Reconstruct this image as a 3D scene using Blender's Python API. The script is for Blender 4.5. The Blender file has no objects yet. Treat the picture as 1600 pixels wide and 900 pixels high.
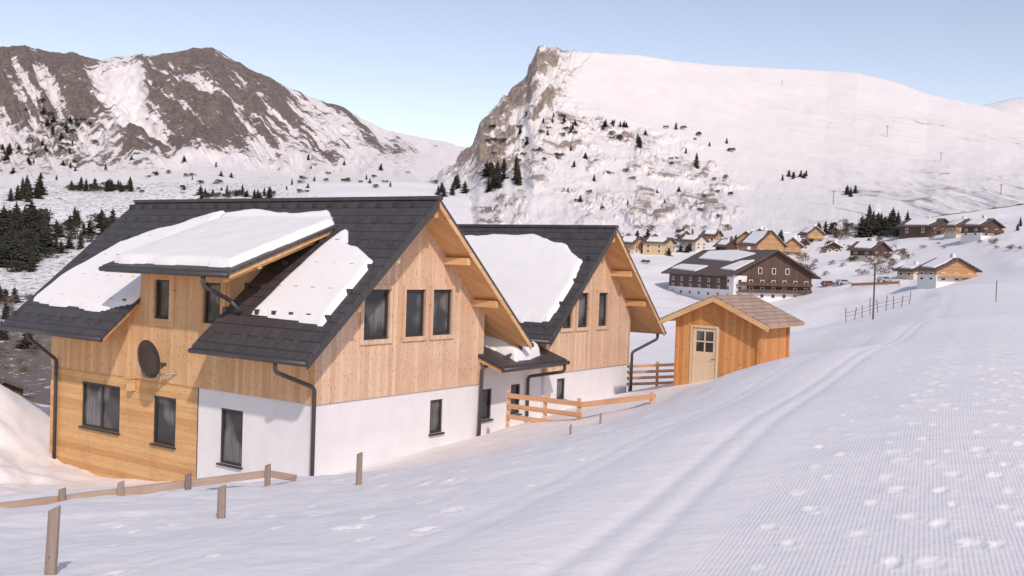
import bpy, bmesh, math, random
import numpy as np
from mathutils import Vector, Matrix
random.seed(7); rng=np.random.default_rng(11)
sc=bpy.context.scene
COL=sc.collection
# ------------------------------------------------------------------ camera
PITCH=0.025; ROLL=0.033
cR,sR=math.cos(ROLL),math.sin(ROLL); cP,sP=math.cos(PITCH),math.sin(PITCH)
F=Vector((0,cP,-sP)); U=Vector((0,sP,cP)); XH=Vector((1,0,0))
Rv=XH*cR+U*sR; Uv=XH*(-sR)+U*cR
cam=bpy.data.cameras.new("camera"); co=bpy.data.objects.new("camera",cam); COL.objects.link(co)
m=Matrix.Identity(4)
for i in range(3):
    m[i][0]=Rv[i]; m[i][1]=Uv[i]; m[i][2]=-F[i]
co.matrix_world=m
cam.sensor_width=36; cam.lens=36; cam.clip_start=0.1; cam.clip_end=9000
sc.camera=co
sc.view_settings.view_transform='Standard'; sc.view_settings.look='None'; sc.view_settings.exposure=0
def bearing(u,v):
    """compass bearing (X/Y) and elevation tangent (Z/Y) of a sight line"""
    x=(u-800)/1600; y=(450-v)/1600
    d=F+Rv*x+Uv*y
    return d.x/d.y, d.z/d.y
# ------------------------------------------------------------------ light
ELEV=37
SUN=Vector((0.30,-0.95,0)).normalized()*math.cos(math.radians(ELEV)); SUN.z=math.sin(math.radians(ELEV))
w=bpy.data.worlds.new("World"); sc.world=w; w.use_nodes=True
nt=w.node_tree; bg=nt.nodes['Background']
sky=nt.nodes.new('ShaderNodeTexSky'); sky.sky_type='NISHITA'; sky.sun_disc=False
sky.sun_elevation=math.radians(ELEV); sky.sun_rotation=math.atan2(SUN.x,SUN.y)
sky.altitude=1600; sky.air_density=1.1; sky.dust_density=1.2; sky.ozone_density=1.2
hs=nt.nodes.new('ShaderNodeHueSaturation'); hs.inputs['Saturation'].default_value=.86; hs.inputs['Value'].default_value=1.0
mxw=nt.nodes.new('ShaderNodeMix'); mxw.data_type='RGBA'; mxw.blend_type='MULTIPLY'; mxw.inputs[0].default_value=1; mxw.inputs[7].default_value=(1.20,1.03,.97,1)
nt.links.new(sky.outputs[0],hs.inputs['Color']); nt.links.new(hs.outputs[0],mxw.inputs[6]); nt.links.new(mxw.outputs[2],bg.inputs[0]); bg.inputs[1].default_value=0.15
sl=bpy.data.lights.new("sun","SUN"); sl.energy=2.85; sl.angle=math.radians(1.5); sl.color=(1.0,0.885,0.785)
so=bpy.data.objects.new("sun",sl); COL.objects.link(so); so.rotation_mode='QUATERNION'
so.rotation_quaternion=SUN.to_track_quat('Z','Y')
# ------------------------------------------------------------------ node helpers
def newmat(name,rough=.7,col=(.8,.8,.8)):
    mt=bpy.data.materials.new(name); mt.use_nodes=True
    t=mt.node_tree; b=t.nodes['Principled BSDF']; b.inputs['Roughness'].default_value=rough
    b.inputs['Base Color'].default_value=(*col,1)
    return mt,t,b
def N(t,typ,ins=None,**props):
    n=t.nodes.new(typ)
    for k,v in props.items(): setattr(n,k,v)
    for k,v in (ins or {}).items():
        if isinstance(v,bpy.types.NodeSocket): t.links.new(v,n.inputs[k])
        else: n.inputs[k].default_value=v
    return n
def Mth(t,op,a,b=None,c=None):
    d={0:a}
    if b is not None: d[1]=b
    if c is not None: d[2]=c
    return N(t,'ShaderNodeMath',d,operation=op).outputs[0]
def c4(c): return (*c,1) if len(c)==3 else c
def Mix(t,f,a,b):
    a=a if isinstance(a,bpy.types.NodeSocket) else c4(a); b=b if isinstance(b,bpy.types.NodeSocket) else c4(b)
    return N(t,'ShaderNodeMix',{0:f,6:a,7:b},data_type='RGBA').outputs[2]
def Noise(t,vec,scale,detail=4,rough=.55):
    return N(t,'ShaderNodeTexNoise',{'Vector':vec,'Scale':scale,'Detail':detail,'Roughness':rough}).outputs[0]
def Smooth(t,x,a,b):
    return N(t,'ShaderNodeMapRange',{0:x,1:a,2:b,3:0.0,4:1.0},interpolation_type='SMOOTHSTEP').outputs[0]
def Bump(t,bs,h,strength,dist,prev=None):
    d={'Height':h,'Strength':strength,'Distance':dist}
    if prev: d['Normal']=prev
    n=N(t,'ShaderNodeBump',d).outputs[0]
    t.links.new(n,bs.inputs['Normal']); return n
def Obj(t):
    tc=N(t,'ShaderNodeTexCoord').outputs['Object']; s=N(t,'ShaderNodeSeparateXYZ',{0:tc})
    return tc,s.outputs[0],s.outputs[1],s.outputs[2]
def wood(name,ca,cb,axis,width,knots=.075,weather=0.0):
    mt,t,b=newmat(name,.68)
    tc,x,y,z=Obj(t)
    xy=Mth(t,'ADD',x,y)
    if axis=='v': cr,al=xy,z
    else: cr,al=z,xy
    q=Mth(t,'ADD',Mth(t,'DIVIDE',cr,width),.5); idx=Mth(t,'FLOOR',q); fr=Mth(t,'FRACT',q)
    rnd=N(t,'ShaderNodeTexWhiteNoise',{'W':idx},noise_dimensions='1D').outputs[0]
    al2=Mth(t,'ADD',al,Mth(t,'MULTIPLY',rnd,13.0))
    v=N(t,'ShaderNodeCombineXYZ',{0:Mth(t,'MULTIPLY',cr,26.0),1:Mth(t,'MULTIPLY',al2,1.4),2:Mth(t,'MULTIPLY',idx,3.7)}).outputs[0]
    gr=Noise(t,v,1.0,5,.6)
    f=Mth(t,'ADD',Mth(t,'MULTIPLY',gr,.75),Mth(t,'MULTIPLY',rnd,.5))
    f=Smooth(t,f,.25,1.0)
    col=Mix(t,f,ca,cb)
    if knots>0:
        kv=N(t,'ShaderNodeCombineXYZ',{0:Mth(t,'MULTIPLY',cr,5.2),1:Mth(t,'MULTIPLY',al2,2.6),2:0.0}).outputs[0]
        vo=N(t,'ShaderNodeTexVoronoi',{'Vector':kv,'Scale':1.0},voronoi_dimensions='2D')
        k=Smooth(t,vo.outputs['Distance'],knots*1.6,knots*.6)
        col=Mix(t,Mth(t,'MULTIPLY',k,.65),col,(ca[0]*.34,ca[1]*.24,ca[2]*.2))
    big=Noise(t,tc,.9,4,.6)
    col=Mix(t,Mth(t,'MULTIPLY',Smooth(t,big,.45,.75),.28+weather),col,(ca[0]*.66,ca[1]*.56,ca[2]*.5))
    seam=Mth(t,'LESS_THAN',fr,.045)
    col=Mix(t,Mth(t,'MULTIPLY',seam,.38),col,(ca[0]*.35,ca[1]*.26,ca[2]*.2))
    t.links.new(col,b.inputs['Base Color'])
    h=Mth(t,'SUBTRACT',Mth(t,'MULTIPLY',gr,.15),seam)
    Bump(t,b,h,.35,.01)
    return mt
W_GABLE=wood('larch_vertical_boards',(.57,.36,.225),(.72,.52,.37),'v',.17)
W_SIDE=wood('larch_vertical_side',(.56,.32,.15),(.71,.47,.26),'v',.17)
W_LOG=wood('larch_horizontal_planks',(.53,.27,.10),(.68,.42,.19),'h',.19,.065)
W_BEAM=wood('larch_beam',(.57,.32,.14),(.69,.44,.23),'h',.5,.05)
W_SOFF=wood('larch_soffit',(.60,.32,.135),(.72,.42,.20),'v',.14,.05)
W_SHED=wood('shed_boards',(.50,.20,.06),(.66,.33,.12),'v',.15,.08,.1)
W_DOOR=wood('pale_door_boards',(.64,.46,.29),(.72,.56,.39),'v',.12,.0)
W_FENCE=wood('fence_timber',(.56,.30,.155),(.68,.42,.25),'h',.6,.05,.1)
W_RAIL=wood('weathered_rail',(.36,.25,.18),(.50,.37,.28),'h',.6,.04,.2)
W_POST=wood('weathered_post',(.19,.14,.115),(.34,.26,.21),'v',.8,.03,.3)
W_DARK=wood('dark_stained_boards',(.07,.038,.028),(.12,.065,.045),'v',.3,0)
W_CHAL=wood('chalet_boards',(.36,.19,.085),(.54,.32,.16),'h',.3,0)
def plaster(name,c):
    mt,t,b=newmat(name,.85); tc,x,y,z=Obj(t)
    n=Noise(t,tc,1.1,5,.65); col=Mix(t,Smooth(t,n,.35,.75),c,tuple(k*.92 for k in c))
    t.links.new(col,b.inputs['Base Color']); Bump(t,b,Noise(t,tc,60,3),.25,.004); return mt
WHITE=plaster('white_render',(.74,.72,.73)); YEL=plaster('ochre_render',(.58,.44,.24)); CREAM=plaster('cream_render',(.62,.55,.47))
def roofmat(name,c,row=.34,colw=.45,rough=.45,seam=.7,bd=.03,bs=.9):
    mt,t,b=newmat(name,rough); tc,x,y,z=Obj(t)
    r=Mth(t,'DIVIDE',x,row); ri=Mth(t,'FLOOR',r); rf=Mth(t,'FRACT',r)
    cc=Mth(t,'ADD',Mth(t,'DIVIDE',y,colw),Mth(t,'MULTIPLY',ri,.5)); cf=Mth(t,'FRACT',cc); ci=Mth(t,'FLOOR',cc)
    rn=N(t,'ShaderNodeTexWhiteNoise',{'Vector':N(t,'ShaderNodeCombineXYZ',{0:ri,1:ci,2:0.0}).outputs[0]},noise_dimensions='2D').outputs[0]
    s1=Mth(t,'LESS_THAN',rf,.12); s2=Mth(t,'LESS_THAN',cf,.06); s=Mth(t,'MAXIMUM',s1,s2)
    n=Noise(t,tc,2.5,4)
    f=Mth(t,'MULTIPLY',Mth(t,'ADD',rn,n),.5)
    col=Mix(t,f,tuple(k*.75 for k in c),tuple(k*1.3 for k in c)); col=Mix(t,Mth(t,'MULTIPLY',s,seam),col,tuple(k*.3 for k in c))
    t.links.new(col,b.inputs['Base Color'])
    Bump(t,b,Mth(t,'SUBTRACT',Mth(t,'MULTIPLY',rf,.8),s),bs,bd); return mt
ROOF=roofmat('anthracite_metal_tiles',(.062,.055,.058),.29,.40,.48,.65,.02,.7); SHROOF=roofmat('brown_roof_boards',(.42,.29,.22),.24,.9,.8)
VROOF=roofmat('village_roof_tiles',(.12,.085,.075),.5,.6,.7)
def plain(name,c,rough=.5,metal=0,ns=3.0,amt=.25):
    mt,t,b=newmat(name,rough); tc,x,y,z=Obj(t); b.inputs['Metallic'].default_value=metal
    t.links.new(Mix(t,Noise(t,tc,ns,5),tuple(k*(1-amt) for k in c),tuple(min(1,k*(1+amt)) for k in c)),b.inputs['Base Color']); return mt
GUT=plain('dark_gutter_metal',(.055,.05,.053),.4); FRM=plain('dark_window_frame',(.035,.033,.035),.45)
DISH=plain('grey_dish_paint',(.05,.047,.05),.55); METAL=plain('galvanised_metal',(.35,.34,.35),.45,.5)
BARK=plain('bark',(.10,.07,.05),.9)
CARR=plain('dull_red_paint',(.25,.08,.06),.4,0,3,.1); CARB=plain('silver_paint',(.35,.35,.37),.3,0,3,.1); RUB=plain('rubber',(.03,.03,.03),.8)
ORG=plain('orange_net',(.50,.22,.14),.8)
mt,t,b=newmat('window_glass_curtain',.1); tc,x,y,z=Obj(t)
xy=Mth(t,'ADD',x,y)
cv=N(t,'ShaderNodeCombineXYZ',{0:Mth(t,'MULTIPLY',xy,14.0),1:Mth(t,'MULTIPLY',z,.6),2:0.0}).outputs[0]
f=Smooth(t,Noise(t,cv,1.0,3),.38,.62); g=Smooth(t,Noise(t,tc,.9,1),.46,.62)
col=Mix(t,g,(.035,.037,.04),Mix(t,f,(.10,.10,.10),(.17,.165,.165))); t.links.new(col,b.inputs['Base Color']); GLASS=mt
GDARK=plain('dark_glass',(.03,.032,.038),.15)
def foliage(name,a,bc):
    mt,t,b=newmat(name,.85); tc,x,y,z=Obj(t)
    t.links.new(Mix(t,Smooth(t,Noise(t,tc,14,4),.35,.65),a,bc),b.inputs['Base Color']); return mt
FOL=foliage('spruce_needles',(.020,.022,.015),(.062,.06,.038)); FOLB=foliage('bare_brown_shrub',(.10,.068,.05),(.21,.15,.11))
def snowmat(name):
    mt,t,b=newmat(name,.55); tc,x,y,z=Obj(t)
    n=Noise(t,tc,1.3,5,.6)
    t.links.new(Mix(t,Smooth(t,n,.3,.8),(.86,.84,.84),(.82,.80,.81)),b.inputs['Base Color'])
    Bump(t,b,Noise(t,tc,5,6,.6),.25,.05); return mt
SNOW=snowmat('roof_snow')
mt,t,b=newmat('ground_snow',.6); tc,x,y,z=Obj(t)
cross=N(t,'ShaderNodeAttribute',attribute_name='cross').outputs['Fac']; groom=N(t,'ShaderNodeAttribute',attribute_name='groom').outputs['Fac']
veg=N(t,'ShaderNodeAttribute',attribute_name='veg').outputs['Fac']
pr=N(t,'ShaderNodeAttribute',attribute_name='print').outputs['Fac']
n1=Noise(t,tc,.35,6,.6); n2=Noise(t,tc,5,6,.65); n3=Noise(t,tc,1.2,4,.6)
col=Mix(t,Smooth(t,n1,.35,.7),(.895,.86,.865),(.86,.825,.84))
sn=Mth(t,'SINE',Mth(t,'MULTIPLY',cross,2*math.pi/.034))
along=N(t,'ShaderNodeAttribute',attribute_name='along').outputs['Fac']
brk=Smooth(t,Noise(t,N(t,'ShaderNodeCombineXYZ',{0:Mth(t,'MULTIPLY',cross,16.0),1:Mth(t,'MULTIPLY',along,9.0),2:0.0}).outputs[0],1.0,3),.3,.7)
gm=Mth(t,'MULTIPLY',groom,Mth(t,'ADD',.35,Mth(t,'MULTIPLY',brk,.65)))
corr=Mth(t,'MULTIPLY',sn,gm)
col=Mix(t,Mth(t,'MULTIPLY',Mth(t,'MULTIPLY',Smooth(t,sn,0.6,-1.0),gm),.09),col,(.62,.60,.63))
col=Mix(t,Mth(t,'MULTIPLY',groom,.32),col,(.75,.72,.75))
col=Mix(t,Mth(t,'MULTIPLY',pr,.65),col,(.94,.92,.91))
vm=Smooth(t,Mth(t,'ADD',veg,Mth(t,'MULTIPLY',Mth(t,'SUBTRACT',Noise(t,tc,.35,9,.75),.5),1.5)),.45,.6)
col=Mix(t,vm,col,(.16,.115,.09))
t.links.new(col,b.inputs['Base Color'])
h=Mth(t,'ADD',Mth(t,'MULTIPLY',corr,.0019),Mth(t,'ADD',Mth(t,'MULTIPLY',n2,.020),Mth(t,'MULTIPLY',n3,.045)))
Bump(t,b,h,.8,1.0); GSNOW=mt
def mountmat(name,ra,rb):
    mt,t,b=newmat(name,.8); tc,x,y,z=Obj(t)
    rk=N(t,'ShaderNodeAttribute',attribute_name='rock').outputs['Fac']
    n=Noise(t,tc,.035,11,.74); nf=Noise(t,tc,.12,8,.7)
    a=Mth(t,'ADD',rk,Mth(t,'MULTIPLY',Mth(t,'SUBTRACT',n,.5),1.9))
    a=Mth(t,'ADD',a,Mth(t,'MULTIPLY',Mth(t,'SUBTRACT',nf,.5),1.3))
    msk=Smooth(t,a,.46,.58)
    rc=Mix(t,Smooth(t,nf,.35,.65),ra,rb)
    sn=Mix(t,Smooth(t,n,.3,.7),(.84,.795,.785),(.78,.735,.735))
    t.links.new(Mix(t,Mth(t,'MULTIPLY',msk,.93),sn,rc),b.inputs['Base Color'])
    amp=Mth(t,'ADD',.16,Mth(t,'MULTIPLY',Smooth(t,rk,.1,.5),.9))
    Bump(t,b,Mth(t,'MULTIPLY',amp,Mth(t,'ADD',Mth(t,'MULTIPLY',n,9.0),Mth(t,'MULTIPLY',nf,3.0))),.6,1.0); return mt
MTA=mountmat('mountain_rock_snow',(.075,.05,.04),(.195,.14,.112)); MTB=mountmat('cliff_rock_snow',(.16,.115,.088),(.40,.31,.24))
# ------------------------------------------------------------------ mesh helpers
OFF={}
def link(o,parent=None):
    COL.objects.link(o)
    if parent: o.parent=parent
    return o
def mk(name,verts,faces,mats,parent=None,smooth=False,mi=None):
    of=OFF.get(parent.name,(0,0,0)) if parent else (0,0,0)
    me=bpy.data.meshes.new(name); me.from_pydata([(v[0]-of[0],v[1]-of[1],v[2]-of[2]) for v in verts],[],faces)
    for q in (mats if isinstance(mats,(list,tuple)) else [mats]): me.materials.append(q)
    if mi: me.polygons.foreach_set('material_index',mi)
    if smooth: me.polygons.foreach_set('use_smooth',[True]*len(me.polygons))
    me.update(); o=bpy.data.objects.new(name,me); link(o,parent)
    if parent: OFF[o.name]=of
    return o
def top(o,label,cat,group=None):
    o['label']=label; o['category']=cat
    if group: o['group']=group
    return o
def empty(name,loc,rot=0,label='',cat='',group=None,mode='z'):
    e=bpy.data.objects.new(name,None); e.location=loc; e.rotation_euler=(0,0,rot); e.empty_display_size=.3; COL.objects.link(e)
    top(e,label,cat,group); OFF[e.name]={'z':(0,0,loc[2]),'w':tuple(loc),'l':(0,0,0)}[mode]; return e
BF=[(0,3,2,1),(4,5,6,7),(0,1,5,4),(1,2,6,5),(2,3,7,6),(3,0,4,7)]
def bx(x0,x1,y0,y1,z0,z1):
    return [(x0,y0,z0),(x1,y0,z0),(x1,y1,z0),(x0,y1,z0),(x0,y0,z1),(x1,y0,z1),(x1,y1,z1),(x0,y1,z1)],list(BF)
def join(parts):
    V=[];Fc=[]
    for v,f in parts:
        k=len(V); V+=list(v); Fc+=[tuple(i+k for i in q) for q in f]
    return V,Fc
def beam(p,q,w,h):
    p=Vector(p);q=Vector(q); d=(q-p).normalized()
    upv=Vector((0,0,1)) if abs(d.z)<.9 else Vector((0,1,0))
    s=d.cross(upv).normalized()*w/2; u=s.cross(d).normalized()*h/2
    V=[]
    for c in (p,q): V+=[c-s-u,c+s-u,c+s+u,c-s+u]
    return [tuple(v) for v in V],[(0,1,2,3),(7,6,5,4),(0,4,5,1),(1,5,6,2),(2,6,7,3),(3,7,4,0)]
def tube(pts,r,n=8):
    P=[Vector(p) for p in pts]; V=[];Fc=[]
    Q=[P[0]]
    for i in range(1,len(P)-1):
        a=P[i]+(P[i-1]-P[i]).normalized()*min(.12,(P[i-1]-P[i]).length*.4); c=P[i]+(P[i+1]-P[i]).normalized()*min(.12,(P[i+1]-P[i]).length*.4)
        for k in range(4):
            s=k/3; Q.append(a*(1-s)**2+P[i]*2*s*(1-s)+c*s*s)
    Q.append(P[-1])
    prev=None
    for i,p in enumerate(Q):
        d=(Q[min(i+1,len(Q)-1)]-Q[max(i-1,0)]).normalized()
        if prev is None: prev=d.orthogonal().normalized()
        s=(prev-d*prev.dot(d)).normalized(); prev=s; u=d.cross(s)
        for k in range(n):
            a=2*math.pi*k/n; V.append(tuple(p+s*math.cos(a)*r+u*math.sin(a)*r))
    for i in range(len(Q)-1):
        for k in range(n): Fc.append((i*n+k,i*n+(k+1)%n,(i+1)*n+(k+1)%n,(i+1)*n+k))
    Fc.append(tuple(range(n))[::-1]); Fc.append(tuple((len(Q)-1)*n+k for k in range(n)))
    return V,Fc
def slab(poly,zt,th):
    n=len(poly); V=[(s,q,zt(s,q)) for s,q in poly]+[(s,q,zt(s,q)-th) for s,q in poly]
    Fc=[tuple(range(n)),tuple(range(2*n-1,n-1,-1))]+[(i,n+i,n+(i+1)%n,(i+1)%n) for i in range(n)]
    return V,Fc
def _h(ix,iy,seed):
    n=((ix*73856093)^(iy*19349663)^(seed*83492791))&0x7fffffff
    n=((n^(n>>13))*1274126177)&0x7fffffff
    n=n^(n>>16); return (n&0xffffff)/float(0xffffff)
def vn(x,y,seed=0):
    x=np.asarray(x,float);y=np.asarray(y,float)
    ix=np.floor(x).astype(np.int64);iy=np.floor(y).astype(np.int64);fx=x-ix;fy=y-iy
    fx=fx*fx*fx*(fx*(fx*6-15)+10);fy=fy*fy*fy*(fy*(fy*6-15)+10)
    a=_h(ix,iy,seed);b_=_h(ix+1,iy,seed);c=_h(ix,iy+1,seed);d=_h(ix+1,iy+1,seed)
    return (a*(1-fx)+b_*fx)*(1-fy)+(c*(1-fx)+d*fx)*fy
def fbm(x,y,o=5,seed=0,g=.5):
    s=0;a=1;tot=0
    for i in range(o):
        s=s+a*(vn(x*2**i+17.3*i,y*2**i-9.1*i,seed+i)*2-1); tot+=a; a*=g
    return s/tot
def ridg(x,y,o=4,seed=0,g=.5):
    s=0;a=1;tot=0
    for i in range(o):
        s=s+a*(1-np.abs(vn(x*2**i+7.3*i,y*2**i-3.1*i,seed+i)*2-1)); tot+=a; a*=g
    return s/tot
def ss(x,a,b_):
    q=np.clip((np.asarray(x,float)-a)/(b_-a),0,1); return q*q*(3-2*q)
def gridmesh(name,P,mat,attrs,label=None):
    ni,nj=P.shape[:2]; me=bpy.data.meshes.new(name); me.vertices.add(ni*nj); me.vertices.foreach_set('co',P.reshape(-1).astype(np.float32))
    I,J=np.meshgrid(np.arange(ni-1),np.arange(nj-1),indexing='ij'); a=(I*nj+J).ravel(); f=np.stack([a,a+nj,a+nj+1,a+1],1)
    me.loops.add(f.size); me.polygons.add(len(f)); me.polygons.foreach_set('loop_start',np.arange(len(f),dtype=np.int32)*4)
    me.loops.foreach_set('vertex_index',f.ravel().astype(np.int32)); me.update(calc_edges=True); me.validate()
    me.polygons.foreach_set('use_smooth',np.ones(len(me.polygons),bool))
    for k,v in attrs.items():
        at=me.attributes.new(k,'FLOAT','POINT'); at.data.foreach_set('value',v.reshape(-1).astype(np.float32))
    me.materials.append(mat); o=bpy.data.objects.new(name,me); COL.objects.link(o); o['kind']='structure'
    if label: o['label']=label
    return o
# ------------------------------------------------------------------ ground
CP=np.array([(0,1,-2.0),(-3,1,-2.1),(3,1,-2.0),(-6,3,-2.6),(-1.25,7,-2.2),(.35,6.5,-2.08),(3.75,14.8,-2.1),(10.9,30,-2.1),(18.8,46.6,-2.05),(34,80,-2.1),(51.5,120,-1.9),(68,160,-1.6),
(6,6,-2.0),(12,15,-2.0),(22,30,-1.9),(35,50,-1.6),(60,90,-.8),(90,130,.5),(82,160,-.6),(110,200,2.5),(130,260,8),(150,300,14),(200,400,26),(300,400,40),
(-3.4,7.5,-2.45),(-3.17,11.4,-3.0),(-2.3,16,-3.55),(-6.9,14,-3.55),(-11,13,-3.9),(-4.05,17.5,-3.95),(-3.75,20,-4.35),(0,20,-3.75),(3,24,-3.6),(5,25,-2.9),(4,30,-4.2),(7,31,-3.0),
(-5.3,28,-6.1),(-4,26,-5.7),(-3.6,30.4,-6.05),(-.9,34.3,-5.9),(0,33,-5.35),(2.35,31.3,-4.72),(4.84,34,-4.5),(5.1,42.8,-5.3),(2,38,-5.5),
(5.9,38,-4.45),(8.8,36,-3.5),(10.8,38.6,-3.3),(12.8,42,-2.95),(8,48,-5.5),(14,56,-5.0),(22,75,-5.4),(31,100,-6),(46,150,-7.5),(0,70,-8),(0,110,-9),(0,200,-9.5),(40,200,-9),(52,270,-9.0),(95,240,-3),
(-9.4,30.9,-6.95),(-15.9,35.4,-7.3),(-14.7,30,-7.0),(-9,26,-6.7),(-8,21,-5.0),(-13,19,-5.2),(-18,25,-6.4),(-18.5,36.5,-6.2),(-20,42,-6.5),(-28,45,-8.5),(-15,60,-9),(-40,80,-15),(-60,150,-19),(-100,220,-20),(-30,220,-14),
(-190,400,-10),(-260,550,14),(-310,650,32),(-60,480,14),(-78,650,42),(0,450,10),(60,420,12),(120,420,18),(0,650,40),(150,650,45),(300,650,65),(-500,650,40),(65,330,-3),(110,330,4),(20,300,-7)],float)
def warp(X,Y): return X/(np.abs(Y)+15)*2.2, np.log(np.abs(Y)+15)*1.6
def phi(d2): return np.where(d2>1e-12,.5*d2*np.log(np.maximum(d2,1e-12)),0)
_a,_b=warp(CP[:,0],CP[:,1]); n_=len(CP)
K=phi((_a[:,None]-_a)**2+(_b[:,None]-_b)**2)+np.eye(n_)*2e-4
PQ=np.stack([np.ones(n_),_a,_b],1); Amat=np.block([[K,PQ],[PQ.T,np.zeros((3,3))]])
SOL=np.linalg.solve(Amat,np.concatenate([CP[:,2],np.zeros(3)]))
ty=np.array([-5,0,6.5,14.8,30,46.6,80,120,160,200,400]); tx=np.array([-4.0,-2.2,.35,3.75,10.9,18.8,34,51.5,68,82,150])
TY=np.linspace(-5,400,1620); TX=np.interp(TY,ty,tx); kk=np.ones(25)/25; TXs=np.convolve(np.pad(TX,12,'edge'),kk,'valid')
def trackc(X,Y): return (X-np.interp(Y,TY,TXs))*.905
def ground_h(X,Y,fine=True):
    X=np.asarray(X,float);Y=np.asarray(Y,float); a,b_=warp(X,Y); Z=SOL[n_]+SOL[n_+1]*a+SOL[n_+2]*b_
    for i in range(n_): Z=Z+SOL[i]*phi((a-_a[i])**2+(b_-_b[i])**2)
    c=trackc(X,Y); off=ss(-c,1.0,4)+ss(c,14,20)
    Z=Z+off*(.10*fbm(X/2.5,Y/2.5,4,3)+.045*fbm(X/.6,Y/.9,3,5)*ss(-Y,-40,-20))
    Z=Z+ss(Y,60,200)*2.2*fbm(X/35,Y/35,5,8)*np.clip(off,0,1)+ss(Y,150,400)*3*fbm(X/80,Y/80,5,9)
    lm=np.exp(-((X+17.6)**2/14+(Y-31)**2/30))
    Z=Z+1.35*np.exp(-((X+19.0)**2/5+(Y-36.5)**2/8))+lm*.5*fbm(X/1.3,Y/1.3,4,55)
    near=ss(-Y,-220,-110)
    for g0,d in ((-.22,.024),(.16,.024),(-1.75,.010),(-1.4,.010)):
        Z=Z-near*d*np.exp(-((c-g0)/.11)**2)
    Z=Z+near*(.025*np.exp(-((c+.85)/.4)**2)+.015*np.exp(-((c-.6)/.3)**2)+.02*np.exp(-((c+2.5)/.6)**2))
    Z=Z+near*.018*fbm(X/1.3,Y/1.3,3,21)
    return Z
rad=np.concatenate([np.geomspace(1.5,4,30,endpoint=False),np.geomspace(4,60,500,endpoint=False),np.geomspace(60,800,260)])
th=np.radians(np.linspace(-54,54,880)); TH,RD=np.meshgrid(th,rad,indexing='ij')
GX=RD*np.sin(TH); GY=RD*np.cos(TH); GZ=ground_h(GX,GY); C=trackc(GX,GY); Rr=GX/GY
Y0B=[(-.2,600),(0,430),(.2,410),(.8,430),(2,430)]
yb_=np.interp(Rr,[p[0] for p in Y0B],[p[1] for p in Y0B])
GZ=GZ-ss(GY-yb_,0,70)*70*ss(Rr,-.05,.02)
PR=np.zeros_like(GZ)
nr=int((rad<54).sum()); sX=GX[:,:nr];sY=GY[:,:nr];sZ=GZ[:,:nr].copy();sP_=PR[:,:nr]
lumps=fbm(sX/.05,sY/.05,2,31)
prints=[]
lanes=[(c,.055,.085) for c in (1.15,4.7,6.2,8.0)]+[(c,.065,.12) for c in (1.8,2.35,2.7,3.2,3.6,4.0)]
for c0,ra_,rb_ in lanes:
    y=random.uniform(4.5,6.5); yend=random.uniform(42,53); side=1
    dr=random.uniform(-.015,.015)
    while y<yend:
        if random.random()<.92: prints.append((c0+side*.10+random.uniform(-.07,.07)+dr*(y-4),y+random.uniform(-.1,.1),random.uniform(ra_,rb_),random.uniform(.008,.018)))
        y+=random.uniform(.5,.7); side=-side
for k in range(90): prints.append((random.uniform(1,10),random.uniform(5,30),random.uniform(.03,.07),.010))
for k in range(240): prints.append((random.uniform(-5.5,-2.1)+random.gauss(0,.3),random.uniform(7,50),random.uniform(.05,.11),.018))
for k in range(40): prints.append((random.uniform(-9,-2.0),random.uniform(5,26),random.uniform(.07,.15),.016))
for (c0,y,rr,dep) in prints:
    x=np.interp(y,TY,TXs)+c0/.905
    j0=np.searchsorted(rad,math.hypot(x,y)-.5); j1=np.searchsorted(rad,math.hypot(x,y)+.5); ang=math.atan2(x,y); da=.6/max(1,math.hypot(x,y))
    i0=np.searchsorted(th,ang-da); i1=np.searchsorted(th,ang+da)
    if j1>nr or i1<=i0 or j1<=j0: continue
    dx=sX[i0:i1,j0:j1]-x; dy=sY[i0:i1,j0:j1]-y; al=dx*.41+dy*.91; cr=dx*.91-dy*.41
    d=np.sqrt((al/(rr*1.5))**2+(cr/(rr*.85))**2)+lumps[i0:i1,j0:j1]*.6
    sZ[i0:i1,j0:j1]+=-dep*(1-ss(d,.4,.95))+dep*.45*np.exp(-((d-1.2)/.35)**2)
    sP_[i0:i1,j0:j1]=np.maximum(sP_[i0:i1,j0:j1],np.exp(-((d-.7)/.5)**2))
GZ[:,:nr]=sZ; PR[:,:nr]=sP_
groom=ss(C,.45,.9)*(1-ss(C,14,16))*(1-ss(GY,22,60))*(1-.8*PR)
veg=.30*ss(GY,70,120)*(1-ss(Rr,-.25,-.1))+.27*ss(GY,230,320)*ss(Rr,.05,.12)*(1-ss(GY,400,480))+.15*ss(GY,150,300)*(1-ss(Rr,.05,.1))
veg=veg+.38*ss(GY,52,62)*(1-ss(Rr,-.46,-.38))*(1-ss(GY,200,300))
veg=np.where(C>-3,veg*.15,veg)
P=np.stack([GX,GY,GZ],-1)
gridmesh('ground',P,GSNOW,{'cross':C,'along':GY*1.1,'groom':groom,'veg':veg,'print':PR},'snow-covered ground with a groomed ski piste')
SHEETS=[(np.tan(th),GY,GZ)]
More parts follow.
